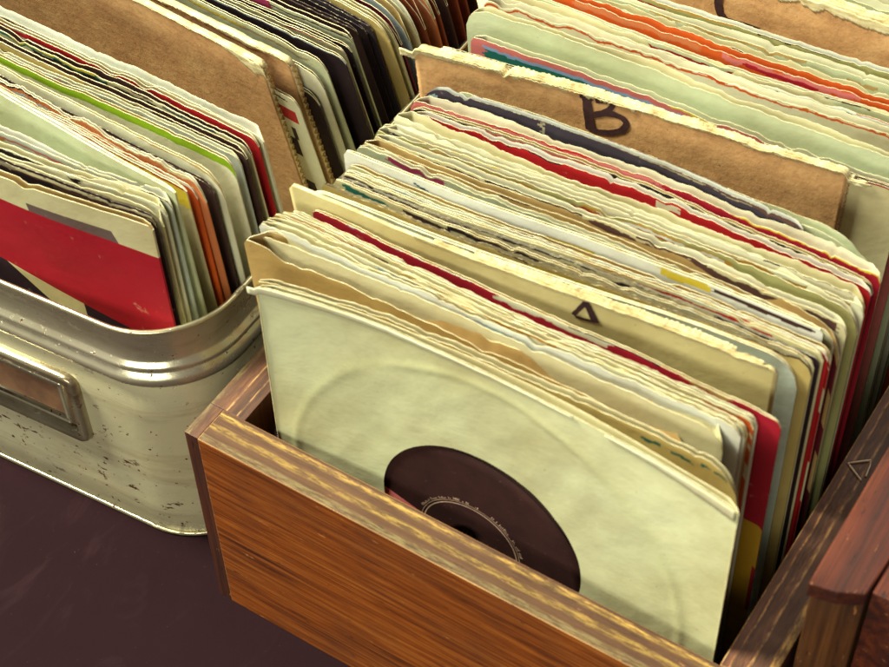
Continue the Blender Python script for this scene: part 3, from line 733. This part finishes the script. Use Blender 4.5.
def tube(pts, r, K=8, closed=False):
    vs, fc = [], []; n = len(pts)
    for i, p in enumerate(pts):
        a = pts[(i-1) % n if closed else max(0, i-1)]; b = pts[(i+1) % n if closed else min(n-1, i+1)]
        t = (Vector(b)-Vector(a)).normalized(); u = t.cross(Vector((0, 0, 1)))
        if u.length < .1: u = t.cross(Vector((1, 0, 0)))
        u.normalize(); w = t.cross(u)
        for k in range(K):
            an = 2*math.pi*k/K; vs.append((Vector(p)+r*(math.cos(an)*u+math.sin(an)*w))[:])
    m = n if closed else n-1
    for i in range(m):
        j = (i+1) % n
        for k in range(K): fc.append((i*K+k, i*K+(k+1) % K, j*K+(k+1) % K, j*K+k))
    return vs, fc
# wire staple on the right wall
A_, B_, C_ = bp(848, 463, HZ+.05), bp(871, 460, HZ+.07), bp(861, 480, HZ+.05)
D_ = bp(870, 466, HZ+.1); E_ = bp(866, 476, HZ+.05)
pts = []
for a, b in ((C_, A_), (A_, B_), (B_, D_), (D_, E_)):
    for i in range(6): pts.append(a.lerp(b, i/6)[:])
pts.append(E_[:])
v, f = tube(pts, .035); o = link('wire_staple', v, f, [M['wire']], None, A_[:]); tag(o, 'small bent triangular wire staple on the right wall of the wooden crate', 'staple')

# ------------------------------------------------------------------ second wooden box
BT = 15.5
sb = empty('hardwood_box', (28, 12, 0), 'red brown hardwood box with chamfered corner post at the right edge', 'box')
def prism(name, poly, z0, z1, mats, parent, bevel=.05, tm=0):
    n = len(poly); vs = [(x, y, z0) for x, y in poly]+[(x, y, z1) for x, y in poly]
    fc = [tuple(reversed(range(n))), tuple(range(n, 2*n))]+[(i, (i+1) % n, n+(i+1) % n, n+i) for i in range(n)]
    o = link(name, vs, fc, mats, parent, None, False, [0, tm]+[0]*n)
    fix_normals(o)
    m = o.modifiers.new('bevel', 'BEVEL'); m.width = bevel*CM; m.segments = 3
    return o
q = [bp(x, y, BT) for x, y in ((808, 583), (838, 592), (867, 594), (889, 558))]
a, b, c, d = [(p.x, p.y) for p in q]
prism('top_rail', [a, b, c, (d[0]+.05, d[1]), (25.3, 40), (a[0], 40)], BT-.75, BT, [M['mahog']], sb, .08)
prism('corner_post', [(a[0]+.12, a[1]+.12), (b[0]+.02, b[1]+.15), (c[0]-.02, c[1]+.12), (c[0]+.02, c[1]+1.6), (a[0]+.12, a[1]+1.6)], 0, BT-.754, [M['post']], sb, .07)
prism('side_panel', [(a[0]+.3, a[1]+1.605), (c[0]-.1, c[1]+1.605), (25.0, 39.8), (a[0]+.3, 39.8)], .3, BT-.76, [M['mahog']], sb, .03)
prism('front_panel', [(c[0]+.10, c[1]+.25), (45, c[1]+.25), (45, 30), (c[0]+.10, 30)], .3, BT-.15, [M['mahog']], sb, .04)

# ------------------------------------------------------------------ tin box
HT = 13.6; YAW = math.radians(4.2)
TX1, TY0 = -1.0, 1.45; TW, TD = 22.6, 44.0; RC = 3.4
def tin_path(off, K=14):
    """rounded rectangle grown outward by off, clockwise from front right"""
    x1, y0 = off, -off; x0, y1 = -TW-off, TD+off; r = RC+off
    out = []
    for (cx_, cy_, a0) in ((x1-r, y0+r, -90), (x1-r, y1-r, 0), (x0+r, y1-r, 90), (x0+r, y0+r, 180)):
        for i in range(K+1):
            an = math.radians(a0+90*i/K); out.append((cx_+r*math.cos(an), cy_+r*math.sin(an)))
    c, s = math.cos(YAW), math.sin(YAW)
    return [(TX1+x*c-y*s*.2, TY0+x*s+y*c) for x, y in out]
def sweep(prof, name, mat, parent, closed=False):
    vs, fc = [], []; n = len(tin_path(0)); 
    for off, z in prof:
        for x, y in tin_path(off): vs.append((x, y, z))
    m = len(prof)
    for k in range(m if closed else m-1):
        for i in range(n):
            j = (i+1) % n; k2 = (k+1) % m
            fc.append((k*n+i, k*n+j, k2*n+j, k2*n+i))
    o = link(name, vs, fc, [mat], parent); fix_normals(o); return o
tin = empty('tin_box', (-12, 20, 0), 'dented pale metal tin with rolled rim and card holder, left of the wooden crate', 'tin')
wall = [(-.35, .12), (-.12, .16), (0, .35), (.0, 2), (.0, 4), (.0, 6), (0, 8), (.0, 9.35+HT-12.7), (-.08, 9.42+HT-12.7)]
o = sweep([(-.12, 9.42), (-.12, .3)][::-1]+[(-.12, 9.42)] if 0 else wall, 'body', M['tin'], tin)
DZ = HT-12.7
band = [(-.10, 9.40), (.10, 9.44), (.24, 9.58), (.29, 9.80), (.24, 10.02), (.06, 10.16), (.0, 10.24), (.06, 10.34), (.19, 10.44), (.22, 10.56), (.17, 10.68), (.02, 10.78), (-.02, 10.9), (-.03, 11.6), (.0, 12.2), (.06, 12.48)]
sweep([(a, b+DZ) for a, b in band], 'upper_band', M['tin_band'], tin)
rim = [(.02+.11*math.cos(a*math.pi/5), HT-.12+.11*math.sin(a*math.pi/5)) for a in range(10)]
sweep(rim, 'rolled_rim', M['tin_rim'], tin, True)
sweep([(-.02, HT-.25), (-.14, HT-.4), (-.16, 10), (-.16, 5), (-.16, .4), (-.4, .3)], 'inner_wall', M['tin'], tin)
foot = [(-.03+.10*math.cos(a*math.pi/5), .13+.12*math.sin(a*math.pi/5)) for a in range(10)]
sweep(foot, 'foot_bead', M['tin_rim'], tin, True)
v = [(x, y, .2) for x, y in tin_path(-.3)]; link('floor_plate', v, [tuple(range(len(v)))], [M['tin']], tin)
# card holder on the front face
def fy(x): return TY0 + (x-TX1)*math.tan(YAW)
hx1, hx0, hz0, hz1 = -6.55, -16.6, 5.0, 9.15
ch = []
def hframe(name, x0, x1, z0, z1, r, wdt, dep, mat, parent, yo=0):
    """raised rounded frame lying on the tin's front"""
    K = 6; path = []
    for (cx_, cz_, a0) in ((x1-r, z1-r, 0), (x0+r, z1-r, 90), (x0+r, z0+r, 180), (x1-r, z0+r, 270)):
        for i in range(K+1):
            an = math.radians(a0+90*i/K); path.append((cx_+r*math.cos(an), cz_+r*math.sin(an), math.cos(an), math.sin(an)))
    prof = [(0, 0), (0, -dep*.7), (-wdt*.15, -dep), (-wdt*.5, -dep*.8), (-wdt*.7, -dep*.95), (-wdt, -dep*.5), (-wdt, 0)]
    vs, fc = [], []; n = len(path)
    for o_, yy in prof:
        for x, z, dx, dz in path: vs.append((x+dx*o_, fy(x)+yy+yo, z+dz*o_))
    for k in range(len(prof)-1):
        for i in range(n): j = (i+1) % n; fc.append((k*n+i, k*n+j, (k+1)*n+j, (k+1)*n+i))
    o = link(name, vs, fc, [mat], parent); fix_normals(o); return o
hold = hframe('card_holder', hx0, hx1, hz0, hz1, .5, .62, .38, M['brass'], tin)
hframe('inner_frame', hx0+.85, hx1-.85, hz0+.75, hz1-.75, .15, .35, .22, M['tin_band'], hold, 0)
cq = [(hx0+.6, hz0+.6), (hx1-.6, hz0+.6), (hx1-.6, hz1-.6), (hx0+.6, hz1-.6)]
link('label_card', [(x, fy(x)-.04, z) for x, z in cq]+[(x, fy(x)-.01, z) for x, z in cq], [(0, 1, 2, 3), (7, 6, 5, 4), (0, 4, 5, 1), (1, 5, 6, 2), (2, 6, 7, 3), (3, 7, 4, 0)], [M['card_insert']], hold, None, False)
x0, x1 = hx0+.6, hx1-.6

# ------------------------------------------------------------------ sleeves in the tin: (key, right corner px, a second point of the top edge, dz, colour, look, kw)
def zig(*a): return list(a)
T_LIST = [
 ('t1', (151, 227), (60, 194), 0, 'cream', 'cream card sleeve with a broad diagonal red band', dict(cr=.2, amp=.04, jag=.03, special='red')),
 ('t2', (154, 218), (60, 182), -.1, 'black', 'black sleeve with ragged spine', dict(cr=.3, edge='dedge', marks=[mk(0,1,0,0,.25,'cream')])),
 ('t3', (158, 213), (50, 172), 0, 'cream', 'crinkled cream paper sleeve', dict(cr=.8, amp=.2, gape=5, jag=.12)),
 ('t4', (163, 208), (50, 164), 0, 'pale', 'pale sleeve with a dark lens shape', dict(cr=.5, amp=.2, gape=5, marks=[mk(.45,.8,.05,.1,.25,'black',.2)])),  # dark lens-shaped patch along the top
 ('t5', (168, 204), (50, 152), 0, 'blue', 'bluish white sleeve', dict(cr=.3, amp=.15, gape=3, marks=[mk(.5,.8,.2,.3,.12,'pink')])),
 ('t6', (173, 193), (60, 125), .35, 'green', 'smooth tall grey green card sleeve', dict(cr=.05, amp=.02, jag=.01, paper=.05)),
 ('t7', (184, 191), (90, 140), -.2, 'cream', 'cream sleeve with a yellow top corner', dict(cr=.1, marks=[mk(.8,1,0,0,1.0,'yellow')])),
 ('t8', (189, 193), (110, 149), -.3, 'orange', 'orange card sleeve', dict(cr=.6)),
 ('t9', (199, 187), (90, 143), 0, 'salmon', 'salmon sleeve with a torn whitish top edge', dict(cr=.9, jag=.3, amp=.08, marks=[mk(0,1,-.1,-.05,.16,'cream',.15)])),
 ('t10', (209, 190), (110, 139), -.5, 'dbrown', 'dark brown sleeve with a serrated spine', dict(cr=.4, edge='dedge')),
 ('t11', (216, 180), (60, 98), 0, 'pale', 'cream sleeve with pink tinge', dict(cr=1.2, amp=.05)),
 ('t12', (231, 163), (60, 90), .1, 'lime', 'cream sleeve with a bright lime green top band', dict(cr=.5, amp=.03, special='limeband')),
 ('t13', (236, 160), (60, 78), -.1, 'blue', 'bluish sleeve with tiny text lines', dict(cr=.5, marks=[mk(.1,.6,.15,.15,.06,'bluegrey'), mk(.3,.75,.1,.2,.08,'black')])),
 ('t14', (243, 156), (60, 68), -.05, 'dbrown', 'brown sleeve with butter yellow upper part', dict(cr=.3, marks=[mk(0,.7,0,.0,.5,'butter')])),
 ('t15', (247, 148), (60, 58), 0, 'cream', 'cream sleeve with a blue and black title bar', dict(cr=.4, marks=[mk(.3,.62,.05,.1,.14,'teal'), mk(.4,.76,.25,.25,.2,'black'), mk(.77,.92,.05,.05,.12,'navy')])),
 ('t16', (254, 142), (60, 47), .05, 'red', 'deep red sleeve', dict(cr=.4, amp=.04)),
 ('t17', (260, 138), (60, 40), .05, 'pale', 'pale sleeve with dark brown print at left', dict(cr=.3, marks=[mk(0,.35,.1,.1,.2,'dbrown')])),
 ('K1', (261, 66), (100, -14), .0, 'tan', '', {}),
 ('t18', (287, 112), (200, 70), -1.6, 'pale', 'white sleeve with a red square and black bars', dict(cr=.5, special='bars')),
 ('K2', (289, 62), (200, 24), .0, 'tan', '', {}),
 ('t19', (297, 116), (210, 76), -1.9, 'black', 'black sleeve with rounded corner', dict(cr=.6)),
 ('t20', (318, 78), (240, 40), -.6, 'pale', 'pale crinkled sleeve with bright corner', dict(cr=.8, amp=.1, jag=.1)),
 ('t21', (326, 62), (240, 22), 0, 'green', 'green white sleeve with speckled print', dict(cr=.6, marks=[mk(.5,.95,.3,.3,.15,'grey')])),
 ('t22', (345, 58), (240, 14), .1, 'black', 'black sleeve with grey top edge', dict(cr=.3, marks=[mk(0,1,0,0,.1,'bluegrey')])),
 ('t23', (347, 48), (240, 6), .05, 'cream', 'cream edged sleeve', dict(cr=.3)),
 ('t24', (352, 46), (240, 0), .0, 'black', 'glossy black sleeve', dict(cr=.3)),
 ('t25', (353, 33), (240, -12), .3, 'green', 'greenish sleeve with a faded magenta band', dict(cr=.2, marks=[mk(0,.78,.0,.0,1.4,'magenta')])),
 ('t26', (357, 30), (250, -18), -.5, 'dbrown', 'dark brown sleeve', dict(cr=.3, edge='dedge')),
 ('t27', (364, 32), (260, -22), -.7, 'black', 'black record sleeve', dict(cr=.3, edge='dedge')),
 ('t28', (371, 27), (260, -30), -.4, 'char', 'charcoal sleeve', dict(cr=.3, edge='dedge')),
 ('t29', (383, 28), (280, -30), -.1, 'butter', 'yellow cream sleeve with crumpled corner', dict(cr=1.0, amp=.12)),
 ('t30', (392, 24), (280, -38), 0, 'cream', 'cream sleeve with rounded corner', dict(cr=1.6)),
 ('t31', (404, 24), (300, -40), -.2, 'maroon', 'crimson and black sleeve', dict(cr=1.5)),
 ('t32', (408, 16), (300, -44), -.1, 'bluegrey', 'bluish sleeve with rounded corner', dict(cr=1.8)),
 ('t33', (412, 6), (300, -54), 0, 'cream', 'cream sleeve', dict(cr=2)),
 ('t34', (420, -2), (310, -62), -.1, 'rust', 'rust brown sleeve with rounded corner', dict(cr=2)),
 ('t35', (428, -8), (320, -68), -.1, 'salmon', 'light brown sleeve', dict(cr=2)),
 ('t36', (435, -14), (320, -76), -.1, 'rust', 'red brown sleeve', dict(cr=2)),
 ('t37', (443, -22), (330, -84), -.1, 'dbrown', 'dark brown sleeve', dict(cr=2)),
 ('t38', (450, -30), (340, -92), -.1, 'rust', 'reddish brown sleeve', dict(cr=2)),
 ('t39', (457, -38), (340, -102), -.1, 'rust', 'brown sleeve', dict(cr=1.5)),
 ('t40', (463, -46), (350, -108), -.1, 'dbrown', 'dark sleeve', dict(cr=1.5)),
]
trows = []
for key, r, l, dz, c, look, kw in T_LIST:
    zt = 18.5+dz; R = bp(*r, zt); L2 = bp(*l, zt); d = (L2-R); d.z = 0
    if d.y > 2.0*0+abs(d.x)*.12: d.y = abs(d.x)*.12
    d.normalize(); R.x = min(R.x, -1.35)
    L = R+d*18.0
    trows.append(dict(key=key, L=L, R=R, zt=zt, col=c, look=look, kw=kw))
enforce(trows, -18.0, -2.5, .2)
trows = add_fill(trows, .7, 9, skip=('t2', 't6', 'K1', 'K2', 't18', 't12'), dark_after='K2')
enforce(trows, -18.0, -2.5, .15)
TSH = [(2, .3), (5, 1.2), (9, 2.6), (14, 4.6), (20, 5.2), (50, 5.4)]
n_since = 0; landmark = "the tin's red-banded front sleeve"
for i, it in enumerate(trows):
    kw = dict(it['kw'])
    gp = min([trows[i+1]['ya']-it['ya'], trows[i+1]['yb']-it['yb']] if i+1 < len(trows) else [.4])
    gb = min([it['ya']-trows[i-1]['ya'], it['yb']-trows[i-1]['yb']] if i else [.4])
    t = min(.22, gp*.5); ym = (it['ya']+it['yb'])/2
    amp = min(kw.get('amp', .08), .5*min(gp, gb))
    sh = Sheet(it['L'], it['R'], it['zt'], .35, interp(TSH, ym), amp, 0, 2.3*i+5.1, kw.get('cl', .25), kw.get('cr', .25), kw.get('jag', rnd.uniform(.04, .15)), z0=18.5); it['sheet'] = sh
    if it['key'] in ('K1', 'K2'):
        n_since = 0
        if it['key'] == 'K1':
            landmark = "the tin's broad cardboard divider"
            divider(it, 'broad brown cardboard divider with torn top edge in the tin', group='cardboard dividers in the tin', th=.3,
                torn=[(8.5, 18.05, lambda q: .04+.95*max(0, 1-abs(q-.93)/.16)*.9, -.06, .12, .02, 61), (7, 18, lambda q: .1, .14, .1, .06, 63)])
        else:
            landmark = 'the narrower showing cardboard divider in the tin'
            divider(it, 'brown corrugated divider showing right behind the broad one in the tin', group='cardboard dividers in the tin', th=.3,
                torn=[(8.5, 18.05, lambda q: .14+.15*math.sin(q*11), -.06, .14, .03, 71)])
            landmark = "the tin's second cardboard divider"
        continue
    col = P[it['col']]; marks = kw.get('marks', []); sp = kw.get('special')
    if not sp and it['key'] != 't6': marks = marks+wear(i+300, it['col'])
    if sp == 'red': marks = []
    if sp == 'limeband':
        col = P['pale']; marks = [(0, 1, -.1, -.1, .55, P['lime'], .0)]
    if sp == 'bars':
        marks = [mk(.93,.98,1.0,1.0,.9,'red',0), mk(.0,.97,.2,.25,.12,'black'), mk(.85,.96,2.6,2.6,.45,'black'), mk(.84,.96,3.5,3.5,.5,'black'), mk(.83,.96,4.4,4.4,.5,'black'), mk(.8,.96,5.3,5.3,4,'black')]
    lab = None
    if it['key'] == 't1': lab = 'cream sleeve with broad red band and black corner, at the front of the tin'
    else:
        n_since += 1; lab = f"{it['look']}, {ORD[n_since]} behind {landmark}".replace('the red banded front sleeve in the tin', "the tin's red-banded front sleeve")
    o = make_sleeve('record_sleeve', sh, t, kw.get('gape', rnd.choice([.3, .3, 1.0, 1.4]))*min(1, gp/.4), col, P[rnd.choice(['cream', 'pale', 'tan', 'white', 'dbrown' if i > 8 else 'pale', 'cream'])] if it['col'] not in ('black', 'dbrown', 'char', 'rust', 'maroon') else P[it['col']], marks, kw.get('edge', 'edge'), paper=kw.get('paper', .022), mats=[banded_mat(), M['edge']] if sp == 'red' else None)  # dark brown backs further in: gap shade painted into the sheet colour
    tag(o, lab, 'record sleeve', 'record sleeves in the tin')

# ------------------------------------------------------------------ table
v = [(-150, -120, 0), (190, -120, 0), (190, 220, 0), (-150, 220, 0)]
o = link('table_surface', v, [(0, 1, 2, 3)], [M['table']], None); tag(o, 'dark plum table surface under the boxes', 'table', kind='structure'); del o['category']

# ------------------------------------------------------------------ light
w = bpy.data.worlds.new('World'); scene.world = w; w.use_nodes = True
bg = w.node_tree.nodes['Background']; bg.inputs[0].default_value = (1.0, .80, .78, 1); bg.inputs[1].default_value = .13
def area(name, loc, tgt, size, power, colr):
    l = bpy.data.lights.new(name, 'AREA'); l.shape = 'RECTANGLE'; l.size, l.size_y = size; l.energy = power; l.color = colr
    o = bpy.data.objects.new(name, l); COL.objects.link(o); o.location = Vector(loc)*CM
    o.rotation_euler = (Vector(tgt)-Vector(loc)).to_track_quat('-Z', 'Y').to_euler()
area('window_light', (-85, -22, 128), (5, 8, 10), (.42, .42), 68, (1, .985, .76))
area('sky_light', (20, 110, 150), (8, 10, 10), (1.4, 1.0), 10, (1, .96, .84))
area('front_fill', (25, -125, 75), (8, 5, 8), (.9, .5), 13, (1, .985, .80))  # added soft fill, brightens the faces turned to the front
scene.view_settings.view_transform = 'Standard'; scene.view_settings.look = 'None'
scene.view_settings.exposure = 0; scene.view_settings.gamma = 1
for o in bpy.data.objects:
    if '_o' in o: del o['_o']
scene.render.engine = 'CYCLES'
